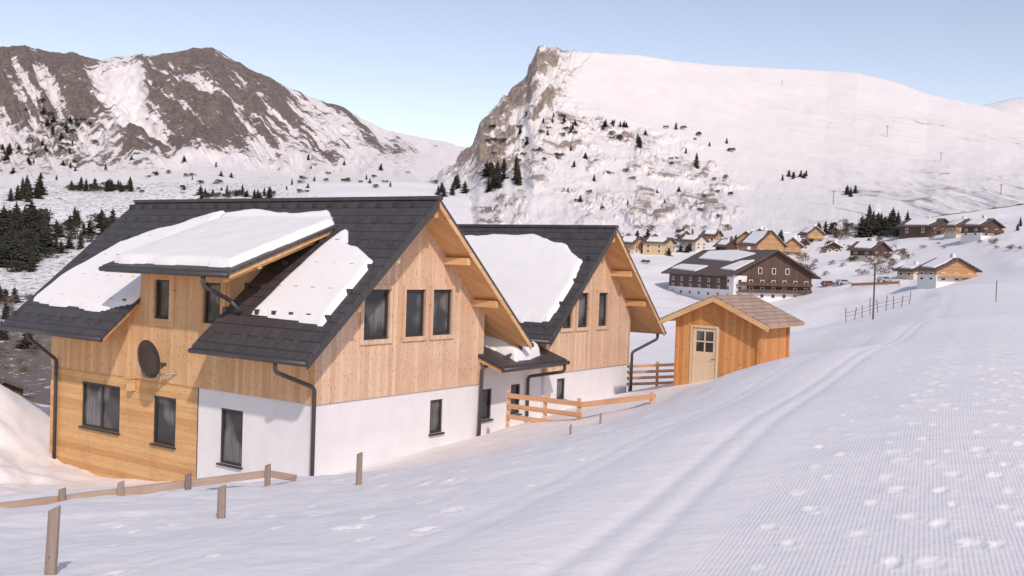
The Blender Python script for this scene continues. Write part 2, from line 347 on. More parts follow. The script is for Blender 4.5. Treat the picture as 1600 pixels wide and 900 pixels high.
# ------------------------------------------------------------------ mountains
def sky_line(pts):
    a=np.array([bearing(u,v) for u,v in pts]); return a[:,0],a[:,1]
def mountain(name,pts,r0,r1,nr,nw,Y0,Yc,prof,mat,fn,label,eo=-.004):
    R=np.linspace(r0,r1,nr); W=np.concatenate([np.linspace(0,1,nw),np.linspace(1,1.3,24)[1:]])
    xr,xe=sky_line(pts); ec=np.interp(R,xr,xe)
    y0=np.interp(R,[p[0] for p in Y0],[p[1] for p in Y0]); yc=np.interp(R,[p[0] for p in Yc],[p[1] for p in Yc])
    e0r=ground_h(R*y0,y0)/y0+eo; kb=np.ones(161)/161; e0s=np.convolve(np.pad(e0r,80,'edge'),kb,'valid')
    RR,WW=np.meshgrid(R,W,indexing='ij'); Y=y0[:,None]+(yc-y0)[:,None]*WW
    bl=ss(WW,0,.22); e0=e0r[:,None]*(1-bl)+e0s[:,None]*bl
    pw=np.interp(np.minimum(WW,1),[p[0] for p in prof],[p[1] for p in prof])
    kx=np.ones(15)/15; pw=np.apply_along_axis(lambda q:np.convolve(np.pad(q,7,'edge'),kx,'valid'),1,pw)
    pw=np.where(WW<.03,WW/.03*pw,pw)
    e=e0+(ec[:,None]-e0)*pw; Z=e*Y; dz,rock=fn(RR,e,pw,WW,Y,ec[:,None],e0)
    Z=Z+dz; zc=Z[:,nw-1:nw]; Z=np.where(WW>1,zc-(WW-1)*(yc[:,None]-y0[:,None])*.7+dz-dz[:,nw-1:nw],Z)
    P=np.stack([RR*Y,Y,Z],-1); o=gridmesh(name,P,mat,{'rock':rock},label); SHEETS.append((R,Y,Z)); return o
def fA(R,e,p,W,Y,ec,e0):
    u=800+1600*R; v=450-1600*(e+.025)+.033*(u-800)
    wv=18*fbm(u/80,v/60,4,70)
    a=u-1.15*v; b_=u*.6+v
    rib=ridg(a/75+fbm(u/160,v/160,3,2)*.5,b_/260,5,40,.6); a2=u-.55*v
    rib2=ridg(a2/55,b_/200,5,44,.6)
    left=1-ss(u,120,230)
    r_=rib*(1-left)+rib2*left
    fine=ridg((a*(1-left)+a2*left)/20,b_/170,4,47,.65)
    amp=ss(p,.08,.4)*(1-.65*ss(p,.92,1))
    dz=amp*(30*(r_-.6)+8*(fine-.6)+9*fbm(u/26,v/26,5,6))*(.4+.6*(1-ss(u,520,720)))
    dz=dz+ss(p,.02,.2)*7*fbm(u/90,v/60,4,3)
    k=u-(v-80)*1.0+wv
    z1=(1-ss(k,395,465))*ss(u+wv*.8+.15*(v-90),190,240)*(1-ss(v+wv,228,262))
    z2=(1-ss(u+wv-.35*(v-80),105,165))*(1-ss(v+wv,158,208))
    z3=ss(k,385,455)*(1-ss(u,600,740))*(1-ss(v+wv*.6,220,258))
    basin=ss(v,100,135)*np.exp(-((u-.40*(v-100)-172+wv)/34)**2)
    z4=(1-ss(u+wv,190,280))*ss(v,150,185)*(1-ss(v+wv,245,290))
    st=ss(.5*r_+.5*fine,.50,.72)
    rock=z1*(.24+.55*st)+z2*(.24+.52*st)+z3*(.10+.56*st)+z4*(.12+.38*st)
    rock=rock+.07+.12*ss(v,236,262)*(1-ss(v,285,312))*(1-ss(u,600,700))+.35*ss(p,.84,.97)*(1-ss(u,380,480))
    rock=rock-.3*basin*(1-ss(v,210,240))
    return dz,rock
ptsA=[(-250,90),(-120,60),(0,74),(40,71),(80,84),(130,82),(158,94),(180,88),(210,86),(245,80),(290,79),(330,74),(345,79),(370,96),(400,111),(440,130),(500,157),(560,184),(620,205),(680,218),(730,232),(800,262),(1000,300)]
mountain('mountain',ptsA,-.75,.13,1000,340,[(-.8,650),(.2,650)],[(-.8,1450),(-.35,1500),(-.05,1900),(.2,2000)],[(0,0),(.35,.2),(.6,.5),(.8,.8),(1,1)],MTA,fA,'rocky brown mountain ridge streaked with snow')
def fB(R,e,p,W,Y,ec,e0):
    u=800+1600*R; v=450-1600*(e+.025)+.033*(u-800)
    wv=14*fbm(u/50,v/40,4,71)
    cliff=(1-ss(u+(v-130)*.62+wv,860,902))*(1-ss(v+wv,245,300))
    face=ss(v+wv-(135+(u-885)*.42),-10,45)*(1-ss(u+wv*2,1110,1200))*ss(u,690,760)*ss(p,.03,.12)*(1-ss(v,345,385))
    rg=ridg((u+.9*v)/48,(v-.5*u)/90,5,60,.6); pat=ss(fbm(u/42,v/24,5,66,.6),-.05,.3)
    dz=cliff*(26*(rg-.68)+9*fbm(u/18,v/22,5,61))*(1-.85*ss(p,.78,.97))+face*(4*(ridg(u/40,v/30,5,62,.6)-.6)+3*pat)
    dz=dz+cliff*5*fbm(u/9,v/12,3,69)*ss(p,.6,1)
    dz=dz+ss(p,.02,.2)*(4*fbm(u/160,v/90,3,63))*(1-.7*ss(p,.93,1))+.3*fbm(u/14,v/9,3,64)
    rock=cliff*(.26+.44*ss(rg,.4,.75))+face*(.19+.29*pat)*(1-cliff)
    rr=ss(u-.6*(v-150),1090,1260)*ss(v-(.12*(u-1150)+120),0,45)
    lines=ss(ridg(u/220,(v-.22*u)/26,4,67,.6),.55,.85)
    rock=rock+rr*(.10+.15*lines)+.02
    rock=rock+.12*lines*ss(u,950,1150)*ss(v,250,300)
    return dz,rock
ptsB=[(520,330),(600,318),(640,303),(690,265),(735,230),(745,212),(752,190),(768,172),(785,152),(805,132),(822,116),(832,90),(840,74),(850,71),(880,75),(900,78),(1000,84),(1060,94),(1120,100),(1200,105),(1260,108),(1340,113),(1400,128),(1450,147),(1500,158),(1540,166),(1600,182),(1750,230),(2100,330)]
mountain('mountain.001',ptsB,-.17,.8,1100,340,Y0B,[(-.2,760),(-.05,900),(.03,980),(.3,1250),(.8,1250)],[(0,0),(.3,.28),(.6,.62),(.85,.88),(1,1)],MTB,fB,'snow mountain with a steep tan cliff and smooth flank',0.0005)
def fC(R,e,p,W,Y,ec,e0):
    u=1600*R; v=-1600*e; return 6*fbm(u/60,v/40,4,91)*ss(p,.05,.3), .05+.2*ss(fbm(u/60,v/30,3,90),0,.5)
mountain('mountain.002',[(1300,260),(1450,190),(1530,160),(1570,152),(1600,147),(1700,135),(2000,150)],.3,.95,250,60,[(.3,1500),(1,1500)],[(.3,2300),(1,2300)],[(0,0),(1,1)],MTB,fC,'distant smooth snow-covered mountain shoulder')
def cast(u,v,ymin=40):
    r,e=bearing(u,v); best=None
    for R,Y,Z in SHEETS:
        i=int(np.argmin(np.abs(R-r))); y=Y[i]; ee=Z[i]/y; ok=np.where((ee[1:]>=e)&(ee[:-1]<e)&(y[1:]>ymin))[0]
        if len(ok):
            j=ok[0]; s=(e-ee[j])/(ee[j+1]-ee[j]+1e-9); yy=y[j]+(y[j+1]-y[j])*s
            if best is None or yy<best[1]: best=(r*yy,yy,e*yy)
    return best
def gz(x,y): return float(ground_h(np.array([x]),np.array([y]))[0])
# ------------------------------------------------------------------ house kit
def wall(name,parent,mat,ax,c0,a0,a1,z0,z1,holes,depth=.14,cuts=(),planes=()):
    pt=(lambda a,z,d:(a,c0+d,z)) if ax=='g' else (lambda a,z,d:(c0+d,a,z))
    A=sorted({a0,a1,*[h[0] for h in holes],*[h[1] for h in holes],*[c for k in cuts for c in k[:2]]}); Zs=sorted({z0,z1,*[h[2] for h in holes],*[h[3] for h in holes],*[c for k in cuts for c in k[2:]]})
    A=[a for a in A if a0<=a<=a1]; Zs=[z for z in Zs if z0<=z<=z1]
    bm=bmesh.new(); cache={}
    def vv(a,z,d):
        k=(round(a,4),round(z,4),d)
        if k not in cache: cache[k]=bm.verts.new(pt(a,z,d))
        return cache[k]
    for i in range(len(A)-1):
        for j in range(len(Zs)-1):
            ca=(A[i]+A[i+1])/2; cz=(Zs[j]+Zs[j+1])/2
            if any(h[0]<ca<h[1] and h[2]<cz<h[3] for h in list(holes)+list(cuts)): continue
            bm.faces.new([vv(A[i],Zs[j],0),vv(A[i+1],Zs[j],0),vv(A[i+1],Zs[j+1],0),vv(A[i],Zs[j+1],0)])
    for h in holes:
        q=[(h[0],h[2]),(h[1],h[2]),(h[1],h[3]),(h[0],h[3])]
        for k in range(4):
            p,r=q[k],q[(k+1)%4]; bm.faces.new([vv(*p,0),vv(*r,0),vv(*r,depth),vv(*p,depth)])
    for co_,no in planes:
        bmesh.ops.bisect_plane(bm,geom=bm.verts[:]+bm.edges[:]+bm.faces[:],plane_co=co_,plane_no=no,clear_outer=True)
    bmesh.ops.recalc_face_normals(bm,faces=bm.faces[:])
    bm.verts.index_update(); V=[tuple(v.co) for v in bm.verts]; Fc=[tuple(v.index for v in f.verts) for f in bm.faces]; bm.free()
    return mk(name,V,Fc,mat,parent)
def window(parent,ax,c0,a0,a1,z0,z1,sashes=1,casing=None,sill=True,cw=.13,pane=None):
    def b_(x0,x1,w0,w1,d0,d1): return bx(x0,x1,c0+d0,c0+d1,w0,w1) if ax=='g' else bx(c0+d0,c0+d1,x0,x1,w0,w1)
    t_=.07; parts=[b_(a0,a1,z0,z0+t_,.03,.12),b_(a0,a1,z1-t_,z1,.03,.12),b_(a0,a0+t_,z0+t_,z1-t_,.03,.12),b_(a1-t_,a1,z0+t_,z1-t_,.03,.12)]
    for k in range(1,sashes):
        m_=a0+(a1-a0)*k/sashes; parts.append(b_(m_-.04,m_+.04,z0+t_,z1-t_,.035,.115))
    w_=mk('window',*join(parts),FRM,parent)
    mk('window_pane',*b_(a0+.02,a1-.02,z0+.02,z1-.02,.085,.10),pane or GLASS,w_)
    if casing:
        mk('window_casing',*join([b_(a0-cw,a0,z0-cw,z1+cw,-.06,.02),b_(a1,a1+cw,z0-cw,z1+cw,-.06,.02),b_(a0,a1,z1,z1+cw,-.055,.02),b_(a0,a1,z0-cw,z0,-.065,.02)]),casing,w_)
    elif sill:
        mk('window_sill',*b_(a0-.05,a1+.05,z0-.05,z0-.002,-.09,.05),FRM,w_)
    return w_
def pdist(px,py,poly):
    d=np.full(px.shape,1e9); ins=np.zeros(px.shape,bool); n=len(poly)
    for i in range(n):
        x0,y0=poly[i];x1,y1=poly[(i+1)%n]; L2=(x1-x0)**2+(y1-y0)**2
        t_=np.clip(((px-x0)*(x1-x0)+(py-y0)*(y1-y0))/L2,0,1); d=np.minimum(d,np.hypot(px-x0-t_*(x1-x0),py-y0-t_*(y1-y0)))
        if y0!=y1: ins^=((y0>py)!=(y1>py))&(px<(x1-x0)*(py-y0)/(y1-y0)+x0)
    return np.where(ins,d,-d)
def snow_patch(parent,poly,zf,T,seed,rag=.09,name='roof_snow'):
    st=.055
    xs=np.arange(min(p[0] for p in poly)-.1,max(p[0] for p in poly)+.15,st); ys=np.arange(min(p[1] for p in poly)-.1,max(p[1] for p in poly)+.15,st)
    X,Y=np.meshgrid(xs,ys,indexing='ij'); d=pdist(X,Y,poly)-.03+rag*fbm(X/.9,Y/.9,2,seed)+.15*rag*fbm(X/.25,Y/.25,2,seed+5)
    q=np.clip(d/.2,0,1); h=T*np.sqrt(1-(1-q)**2)*(1+.14*fbm(X/1.0,Y/1.0,3,seed+9)); h=np.where(d<=0,-.02,h+.006)
    V=[];idx=-np.ones(X.shape,int); Fc=[]
    keep=d>-.08
    cell=keep[:-1,:-1]&keep[1:,:-1]&keep[1:,1:]&keep[:-1,1:]&((d[:-1,:-1]>0)|(d[1:,1:]>0)|(d[1:,:-1]>0)|(d[:-1,1:]>0))
    for i,j in zip(*np.where(cell)):
        f=[]
        for a,b_ in ((i,j),(i+1,j),(i+1,j+1),(i,j+1)):
            if idx[a,b_]<0: idx[a,b_]=len(V); V.append((X[a,b_],Y[a,b_],zf(X[a,b_],Y[a,b_])+h[a,b_]))
            f.append(int(idx[a,b_]))
        Fc.append(tuple(f))
    return mk(name,V,Fc,SNOW,parent,True)
AX,AY=-5.32,28.0; ANG=math.atan2(.817,.576); g=Vector((math.cos(ANG),math.sin(ANG))); l=Vector((-g.y,g.x))
# ================= HOUSE 1
H=empty('chalet_house',(AX,AY,-7.5),ANG,'larch-clad chalet with white base and snowy dark roof beside piste','house')
W=7.7; M_=W/2; RZ=1.85; SL=.875
zn=lambda s,q=0: RZ-SL*(M_-s); zr=lambda s,q=0: RZ-SL*(s-M_)
YF,YB=-1.07,13.83; E0=-1.31; E1=9.01
near=[(E0,YF),(E0,3.63),(2.8,3.63),(2.8,7.95),(E0,7.95),(E0,YB),(M_,YB),(M_,YF)]
near=near[::-1]
v1=slab(near,zn,.11); v2=slab([(M_,YF),(M_,YB),(E1,YB),(E1,YF)][::-1],zr,.11)
guards=[]
for s in (-.95,-.2,.6,1.4,2.2,3.0,3.55):
    q=YF+.35+(.35 if int(abs(s)*10)%2 else 0)
    while q<YB-.2:
        if not (3.5<q<8.05 and s<2.9): guards.append(([(x_,y_,z_+zn(s)) for x_,y_,z_ in bx(s-.05,s+.05,q,q+.16,-.03,.12)[0]],list(BF)))
        q+=.7
ridgecap=bx(M_-.14,M_+.14,YF-.01,YB+.01,RZ-.06,RZ+.05)
roof=mk('roof',*join([v1,v2,ridgecap]+guards),ROOF,H)
zn2=lambda s,q=0: zn(s)-.113; zr2=lambda s,q=0: zr(s)-.113
i_=.05
nb_=[(E0+i_,YF+i_),(E0+i_,3.63-i_),(2.8+i_,3.63-i_),(2.8+i_,7.95+i_),(E0+i_,7.95+i_),(E0+i_,YB-i_),(M_,YB-i_),(M_,YF+i_)][::-1]
mk('roof_soffit',*join([slab(nb_,zn2,.12),slab([(M_,YF+i_),(M_,YB-i_),(E1-i_,YB-i_),(E1-i_,YF+i_)][::-1],zr2,.12)]),W_SOFF,H)
def barge(par,M0,RZ0,SL0,ea,eb,y,mat=W_BEAM,matl=None,hh=.18):
    for sgn,e_,mm in ((-1,ea,matl or mat),(1,eb,mat)):
        zf=lambda s: RZ0-SL0*abs(s-M0)
        a=(M0,zf(M0)-.115); c=(e_,zf(e_)-.115)
        V=[(a[0],y,a[1]),(c[0],y,c[1]),(c[0],y,c[1]-hh),(a[0],y,a[1]-hh),(a[0],y+.045,a[1]),(c[0],y+.045,c[1]),(c[0],y+.045,c[1]-hh),(a[0],y+.045,a[1]-hh)]
        mk('barge_board',V,list(BF),mm,par)
barge(H,M_,RZ,SL,E0+.02,E1-.02,YF+.002,matl=GUT)
def purlins(par,M0,RZ0,SL0,offs,y0,y1):
    for o_ in offs:
        z=RZ0-SL0*abs(o_)-.26-(0.06 if o_ else .12)
        mk('purlin',*bx(M0+o_-.09,M0+o_+.09,y0,y1,z-.22,z),W_BEAM,par)
purlins(H,M_,RZ,SL,(0,-1.65,1.65,-3.2,3.2),YF+.12,.2)
gw=[(1.82,2.92,-2.39,-.92),(3.64,4.55,-2.37,-.93),(4.93,5.88,-2.37,-.93)]
o=.20
pl=[((M_,0,RZ-o),(-SL,0,1)),((M_,0,RZ-o),(SL,0,1))]
wall('gable_wall',H,W_GABLE,'g',0,0,W,-4.10,1.8,gw,planes=pl)
for k,(a,c,z0,z1) in enumerate(gw): window(H,'g',0,a,c,z0,z1,1,W_GABLE)
bw=[(5.05,5.67,-5.5,-4.43)]
wall('base_wall',H,WHITE,'g',.05,.05,W-.05,-7.7,-4.06,bw)
window(H,'g',.05,*bw[0])
dw=[(6.41,7.17,-2.12,-.90),(3.98,4.78,-2.12,-.90)]
wall('side_wall',H,W_SIDE,'s',0,0,12.95,-4.10,-.22,dw,cuts=[(0,3.63,-1.74,-.22),(7.95,12.95,-1.74,-.22)])
for d_ in dw: window(H,'s',0,*d_,1,W_SIDE,cw=.22)
sw=[(2.97,3.96,-6.24,-4.6)]
wall('base_wall',H,WHITE,'s',.05,.05,5.0,-7.7,-4.06,sw); window(H,'s',.05,*sw[0])
lw=[(8.94,11.08,-5.98,-4.46),(6.04,7.16,-6.06,-4.55)]
wall('plank_wall',H,W_LOG,'s',.02,5.0,12.95,-8.5,-4.06,lw)
window(H,'s',.02,*lw[0],2,None); window(H,'s',.02,*lw[1],1,None)
mk('rear_wall',[(W,0,-7.7),(W,12.95,-7.7),(W,12.95,-1.8),(W,0,-1.8),(0,12.95,-7.7),(W,12.95,-7.7),(W,12.95,-1.8),(M_,12.95,RZ-.25),(0,12.95,-1.8)],[(0,1,2,3),(5,4,8,7,6)],W_SIDE,H)
zd=lambda s,q=0: -.50+.36*(s-E0)
D0,D1=2.1,8.05
mk('dormer_roof',*slab([(E0,D0),(E0,D1),(3.0,D1),(3.0,D0)][::-1],zd,.10),ROOF,H)
mk('dormer_soffit',*slab([(E0+.05,D0+.05),(E0+.05,D1-.05),(2.9,D1-.05),(2.9,D0+.05)][::-1],lambda s,q=0:zd(s)-.102,.12),W_SOFF,H)
mk('dormer_cheek',[(0.0,3.66,-2.2),(0.0,3.66,zd(0)-.2),(3,3.66,zd(3)-.2),(3,3.66,.5)],[(0,3,2,1)],W_SIDE,H)
mk('dormer_cheek',[(0.0,7.92,-2.2),(0.0,7.92,zd(0)-.2),(3,7.92,zd(3)-.2),(3,7.92,.5)],[(0,1,2,3)],W_SIDE,H)
mk('bracket_beam',*beam((-1.15,2.5,zd(-1.15)-.30),(2.3,2.5,zd(2.3)-.30),.14,.16),W_BEAM,H)
mk('bracket_beam',*beam((-.15,D0+.1,zd(0)-.30),(-.15,D1-.1,zd(0)-.30),.14,.18),W_BEAM,H)
def gutter(par,p,q): return mk('gutter',*tube([p,q],.075,10),GUT,par,True)
gutter(H,(E0-.05,YF,zn(E0)-.13),(E0-.05,3.63,zn(E0)-.13)); gutter(H,(E0-.05,7.95,zn(E0)-.13),(E0-.05,YB,zn(E0)-.13))
gutter(H,(E1+.05,YF,zr(E1)-.13),(E1+.05,YB,zr(E1)-.13)); gutter(H,(E0-.05,D0,zd(E0)-.11),(E0-.05,D1,zd(E0)-.11))
def pipe(par,pts): return mk('downpipe',*tube(pts,.06,10),GUT,par,True)
pipe(H,[(E0,.15,-2.8),(E0,.15,-3.1),(-.1,-.1,-3.6),(-.10,-.10,-6.5)])
pipe(H,[(E0,12.3,-2.8),(E0+.1,12.3,-3.05),(-.09,12.5,-3.85),(-.09,12.5,-7.3)])
pipe(H,[(E1,-.6,-2.8),(E1,-.6,-3.0),(7.5,-.12,-3.55),(7.45,-.09,-6.3)])
pipe(H,[(E0,3.2,-.62),(E0,3.2,-.95),(-.5,3.0,-1.35),(-.35,2.7,-1.68)])
mk('wall_lamp',*join([bx(-.2,0,8.1,8.3,-4.5,-4.1),bx(-.26,0,8.05,8.35,-4.1,-4.06)]),W_BEAM,H)
snow_patch(H,[(-.3,2.5),(-.38,-.62),(1.65,-.62),(1.95,.15),(2.2,1.0),(2.75,1.5),(2.6,1.8),(1.2,2.15)],zn,.15,101)
snow_patch(H,[(-.5,13.6),(-.55,9.1),(-.2,8.05),(3.35,8.05),(3.3,8.5),(2.75,10.2),(2.0,12.0),(.5,13.4)],zn,.15,102)
snow_patch(H,[(-1.05,2.35),(-1.08,7.9),(3.2,7.9),(3.35,6.5),(3.15,4.5),(3.3,3.0),(2.85,2.25)],lambda s,q:np.maximum(zd(s),zn(s)),.22,103,.06)
# ================= HOUSE 2
o2=g*11.75; H2=empty('chalet_house',(AX+o2.x,AY+o2.y,-7.5),ANG,'smaller larch chalet with white base, snow on dark roof','house')
W2=6.4;M2=3.2;R2=1.52;S2=.935; z2=lambda s,q=0:R2-S2*abs(s-M2); e0,e1=-1.25,7.65; yf,yb=-.85,12.2
gd=[]
for s in (-.9,0,.9,1.8,2.7):
    q=yf+.3
    while q<yb-.3: gd.append(([(x_,y_,z_+z2(s)) for x_,y_,z_ in bx(s-.05,s+.05,q,q+.16,-.03,.11)[0]],list(BF))); q+=.7
mk('roof',*join([slab([(e0,yf),(e0,yb),(M2,yb),(M2,yf)][::-1],z2,.11),slab([(M2,yf),(M2,yb),(e1,yb),(e1,yf)][::-1],z2,.11),bx(M2-.13,M2+.13,yf-.01,yb+.01,R2-.06,R2+.05)]+gd),ROOF,H2)
zz=lambda s,q=0:z2(s)-.113
mk('roof_soffit',*join([slab([(e0+i_,yf+i_),(e0+i_,yb-i_),(M2,yb-i_),(M2,yf+i_)][::-1],zz,.12),slab([(M2,yf+i_),(M2,yb-i_),(e1-i_,yb-i_),(e1-i_,yf+i_)][::-1],zz,.12)]),W_SOFF,H2)
barge(H2,M2,R2,S2,e0+.02,e1-.02,yf+.002,matl=GUT); purlins(H2,M2,R2,S2,(0,-1.5,1.5,-2.8,2.8),yf+.12,.3)
g2=[(1.02,1.68,-2.43,-1.09),(2.1,2.86,-2.43,-1.09),(3.65,4.35,-2.43,-1.09)]
wall('gable_wall',H2,W_GABLE,'g',.15,0,W2,-4.10,1.5,g2,planes=[((M2,0,R2-.2),(-S2,0,1)),((M2,0,R2-.2),(S2,0,1))])
for q in g2: window(H2,'g',.15,*q,1,W_GABLE)
b2=[(.91,1.47,-5.15,-4.33)]; wall('base_wall',H2,WHITE,'g',.2,.05,W2-.05,-7.7,-4.06,b2); window(H2,'g',.2,*b2[0])
mk('side_wall',[(0,.15,-4.1),(0,12,-4.1),(0,12,-1.6),(0,.15,-1.6)],[(0,3,2,1)],W_SIDE,H2)
mk('rear_wall',[(W2,.15,-4.1),(W2,12,-4.1),(W2,12,-1.6),(W2,.15,-1.6),(0,12,-4.1),(M2,12,R2-.25),(0,12,-1.6)],[(0,1,2,3),(1,4,6,5,2)],W_SIDE,H2)
mk('side_base_wall',[(.05,.2,-7.7),(.05,12,-7.7),(.05,12,-4.06),(.05,.2,-4.06),(W2-.05,.2,-7.7),(W2-.05,12,-7.7),(W2-.05,12,-4.06),(W2-.05,.2,-4.06)],[(0,3,2,1),(4,5,6,7),(1,5,6,2)],WHITE,H2)
gutter(H2,(e0-.05,yf,z2(e0)-.13),(e0-.05,yb,z2(e0)-.13)); gutter(H2,(e1+.05,yf,z2(e1)-.13),(e1+.05,yb,z2(e1)-.13))
pipe(H2,[(e1,-.5,-2.8),(e1,-.5,-3.05),(W2+.05,.05,-3.6),(W2+.05,.05,-5.6)])
snow_patch(H2,[(-.75,-.42),(.5,-.45),(1.75,-.3),(2.3,.9),(2.75,2.7),(2.7,9),(-.9,9)],z2,.16,104,.12)
k0=-4.0
kw=[(8.07-11.75,8.67-11.75,-5.42,-4.37),(9.83-11.75,10.4-11.75,-5.42,-4.34)]
wall('link_wall',H2,WHITE,'g',.32,k0,0.04,-7.7,-3.2,kw)
for q in kw: window(H2,'g',.32,*q)
zl=lambda s,q: -3.42+.33*(q+1.0)
mk('link_roof',*slab([(k0-.35,-1.0),(k0-.35,3),(-.35,3),(-.35,-1.0)][::-1],zl,.12),ROOF,H2)
mk('link_soffit',*slab([(k0-.3,-.95),(k0-.3,3),(-.4,3),(-.4,-.95)][::-1],lambda s,q:zl(s,q)-.122,.12),W_SOFF,H2)
gutter(H2,(k0-.35,-1.06,-3.53),(-.35,-1.06,-3.53)); pipe(H2,[(-.5,-1.0,-3.55),(-.5,-1.0,-3.85),(-1.0,.22,-4.1),(-1.0,.22,-6)])
snow_patch(H2,[(-3.2,-.75),(-2.2,-.75),(-1.2,-.5),(-1.1,2.6),(-3.0,2.6),(-3.3,.6)],zl,.36,105,.12)
# ================= SHED
an=math.atan2(-.6,.8); S=empty('garden_shed',(6.25,38.2,-4.8),an,'orange-brown wooden shed with shingled gable roof in snow','shed')
WS=3.25;MS=WS/2;RS=-.93;SS=.45; zs=lambda s,q=0:RS-SS*abs(s-MS); a0,a1=-.5,WS+.5
mk('roof',*join([slab([(a0,-.5),(a0,2.95),(MS,2.95),(MS,-.5)][::-1],zs,.07),slab([(MS,-.5),(MS,2.95),(a1,2.95),(a1,-.5)][::-1],zs,.07)]),SHROOF,S)
mk('roof_soffit',*join([slab([(a0+.03,-.46),(a0+.03,2.9),(MS,2.9),(MS,-.46)][::-1],lambda s,q:zs(s)-.072,.07),slab([(MS,-.46),(MS,2.9),(a1-.03,2.9),(a1-.03,-.46)][::-1],lambda s,q:zs(s)-.072,.07)]),W_BEAM,S)
barge(S,MS,RS+.05,SS,a0,a1,-.51)
dr=(.61,1.58,-4.6,-2.17)
wall('front_wall',S,W_SHED,'g',0,0,WS,-5.2,-.95,[dr],depth=.1,planes=[((MS,0,RS-.1),(-SS,0,1)),((MS,0,RS-.1),(SS,0,1))])
mk('side_wall',[(WS,0,-5.2),(WS,2.5,-5.2),(WS,2.5,zs(WS)-.1),(WS,0,zs(WS)-.1),(0,0,-5.2),(0,2.5,-5.2),(0,2.5,zs(0)-.1),(0,0,zs(0)-.1),(MS,2.5,RS-.1)],[(0,1,2,3),(4,7,6,5),(1,5,6,8,2)],W_SHED,S)
for x_,y_ in ((0.0,0.0),(WS,0.0),(WS,2.5)): mk('corner_post',*bx(x_-.07,x_+.07,y_-.07,y_+.07,-5.2,zs(x_)-.12),W_SHED,S)
D=mk('door',*join([bx(.62,1.57,.02,.07,-4.6,-3.05),bx(.62,.75,.02,.07,-3.05,-2.18),bx(1.44,1.57,.02,.07,-3.05,-2.18),bx(.75,1.44,.02,.07,-2.3,-2.18),bx(1.07,1.12,.025,.065,-3.05,-2.3),bx(.75,1.44,.025,.065,-2.7,-2.65)]),W_DOOR,S)
mk('door_pane',*bx(.74,1.45,.045,.055,-3.06,-2.29),GLASS,D); mk('door_handle',*tube([(1.5,.0,-3.3),(1.5,-.05,-3.3),(1.4,-.05,-3.3)],.012),GUT,D)
mk('door_casing',*join([bx(.53,.61,-.03,.03,-4.6,-2.09),bx(1.58,1.66,-.03,.03,-4.6,-2.09),bx(.61,1.58,-.03,.03,-2.17,-2.09)]),W_DOOR,S)
# ================= satellite dish
dl=g*(-.72)+l*6.6; dpos=Vector((AX+dl.x,AY+dl.y,-3.35)); SD=empty('satellite_dish',(dpos.x,dpos.y,dpos.z-.6),0,'dark grey satellite dish bracketed to chalet side wall','satellite dish',mode='w')
nrm=Vector((.93,-.26,.26)).normalized(); fu=Vector((0,0,1)); fr_=nrm.cross(fu).normalized(); fu=fr_.cross(nrm)
V=[tuple(dpos)];Fc=[]
for r_ in (.18,.36,.56):
    for k in range(28):
        a=2*math.pi*k/28; V.append(tuple(dpos+fr_*math.cos(a)*r_*.95+fu*math.sin(a)*r_*1.08+nrm*(r_*r_*.42)))
for k in range(28):
    Fc.append((0,1+k,1+(k+1)%28))
    for j in range(2): Fc.append((1+j*28+k,1+(j+1)*28+k,1+(j+1)*28+(k+1)%28,1+j*28+(k+1)%28))
rf=mk('reflector',V,Fc,DISH,SD,True); so_=rf.modifiers.new('s','SOLIDIFY'); so_.thickness=.02
lnb=dpos+nrm*.66-fu*.28
mk('feed_arm',*join([tube([tuple(dpos-fu*.5+nrm*.1),tuple(lnb)],.026),tube([tuple(lnb),tuple(lnb-nrm*.16+fu*.04)],.06)]),DISH,SD)
wp=Vector((AX,AY,0))+Vector((l.x,l.y,0))*6.0; wp.z=-3.75
mk('mount_pole',*tube([tuple(dpos-nrm*.02),tuple(dpos-nrm*.16),tuple(dpos+Vector((-.1,.1,-.55))),tuple(wp)],.035),METAL,SD)
# ================= fences and posts
def post(name,x,y,h,r,mat,parent=None,lean=(0,0),z=None,dig=.5):
    z0=gz(x,y) if z is None else z
    p=Vector((x,y,z0-dig)); q=Vector((x+lean[0],y+lean[1],z0+h)); V,Fc=[],[]
    n=10
    for c,k in ((p,1),(q,.93)):
        for i in range(n):
            a=2*math.pi*i/n; rr=r*k*(1+.08*math.sin(3*a+x)); V.append((c.x+math.cos(a)*rr,c.y+math.sin(a)*rr,c.z+(.02*math.cos(a) if c is q else 0)))
    Fc=[(i,(i+1)%n,n+(i+1)%n,n+i) for i in range(n)]+[tuple(range(n,2*n))]
    return V,Fc
def wpost(x,y,h,r,label,lean=(0,0)):
    V,Fc=post('w',x,y,h,r,W_POST,lean=lean); z0=gz(x,y)
    o=mk('wooden_post',[(a-x,b_-y,c-z0) for a,b_,c in V],Fc,W_POST); o.location=(x,y,z0); top(o,label,'post','short posts in the snow slope'); return o
wpost(-3.33,7.45,.49,.046,'weathered wooden post standing in deep snow',(.04,0))
wpost(-3.17,11.4,.36,.05,'short weathered post poking out of snow bank')
wpost(-2.3,16,.50,.05,'short weathered post poking out of snow bank')
for (u,v,h,y) in ((938,662,.28,27),(891,680,.25,26),(1122,597,.3,33)):
    r_,e_=bearing(u,v); wpost(r_*y,y,h,.03,'thin wooden stake in snow beside the piste')
FN=empty('wooden_fence',(-6.5,14.5,gz(-6.5,14.5)),0,'low timber rail fence half buried in snow bank','fence',mode='w')
def raily(u,v,y): r_,e_=bearing(u,v); return (r_*y,y,e_*y)
RA=raily(-60,800,13.4); RB=raily(420,740,17.4); RC=raily(462,747,18.2)
mk('rail',*beam(RA,RB,.04,.12),W_RAIL,FN); mk('rail',*beam(RB,RC,.04,.12),W_RAIL,FN)
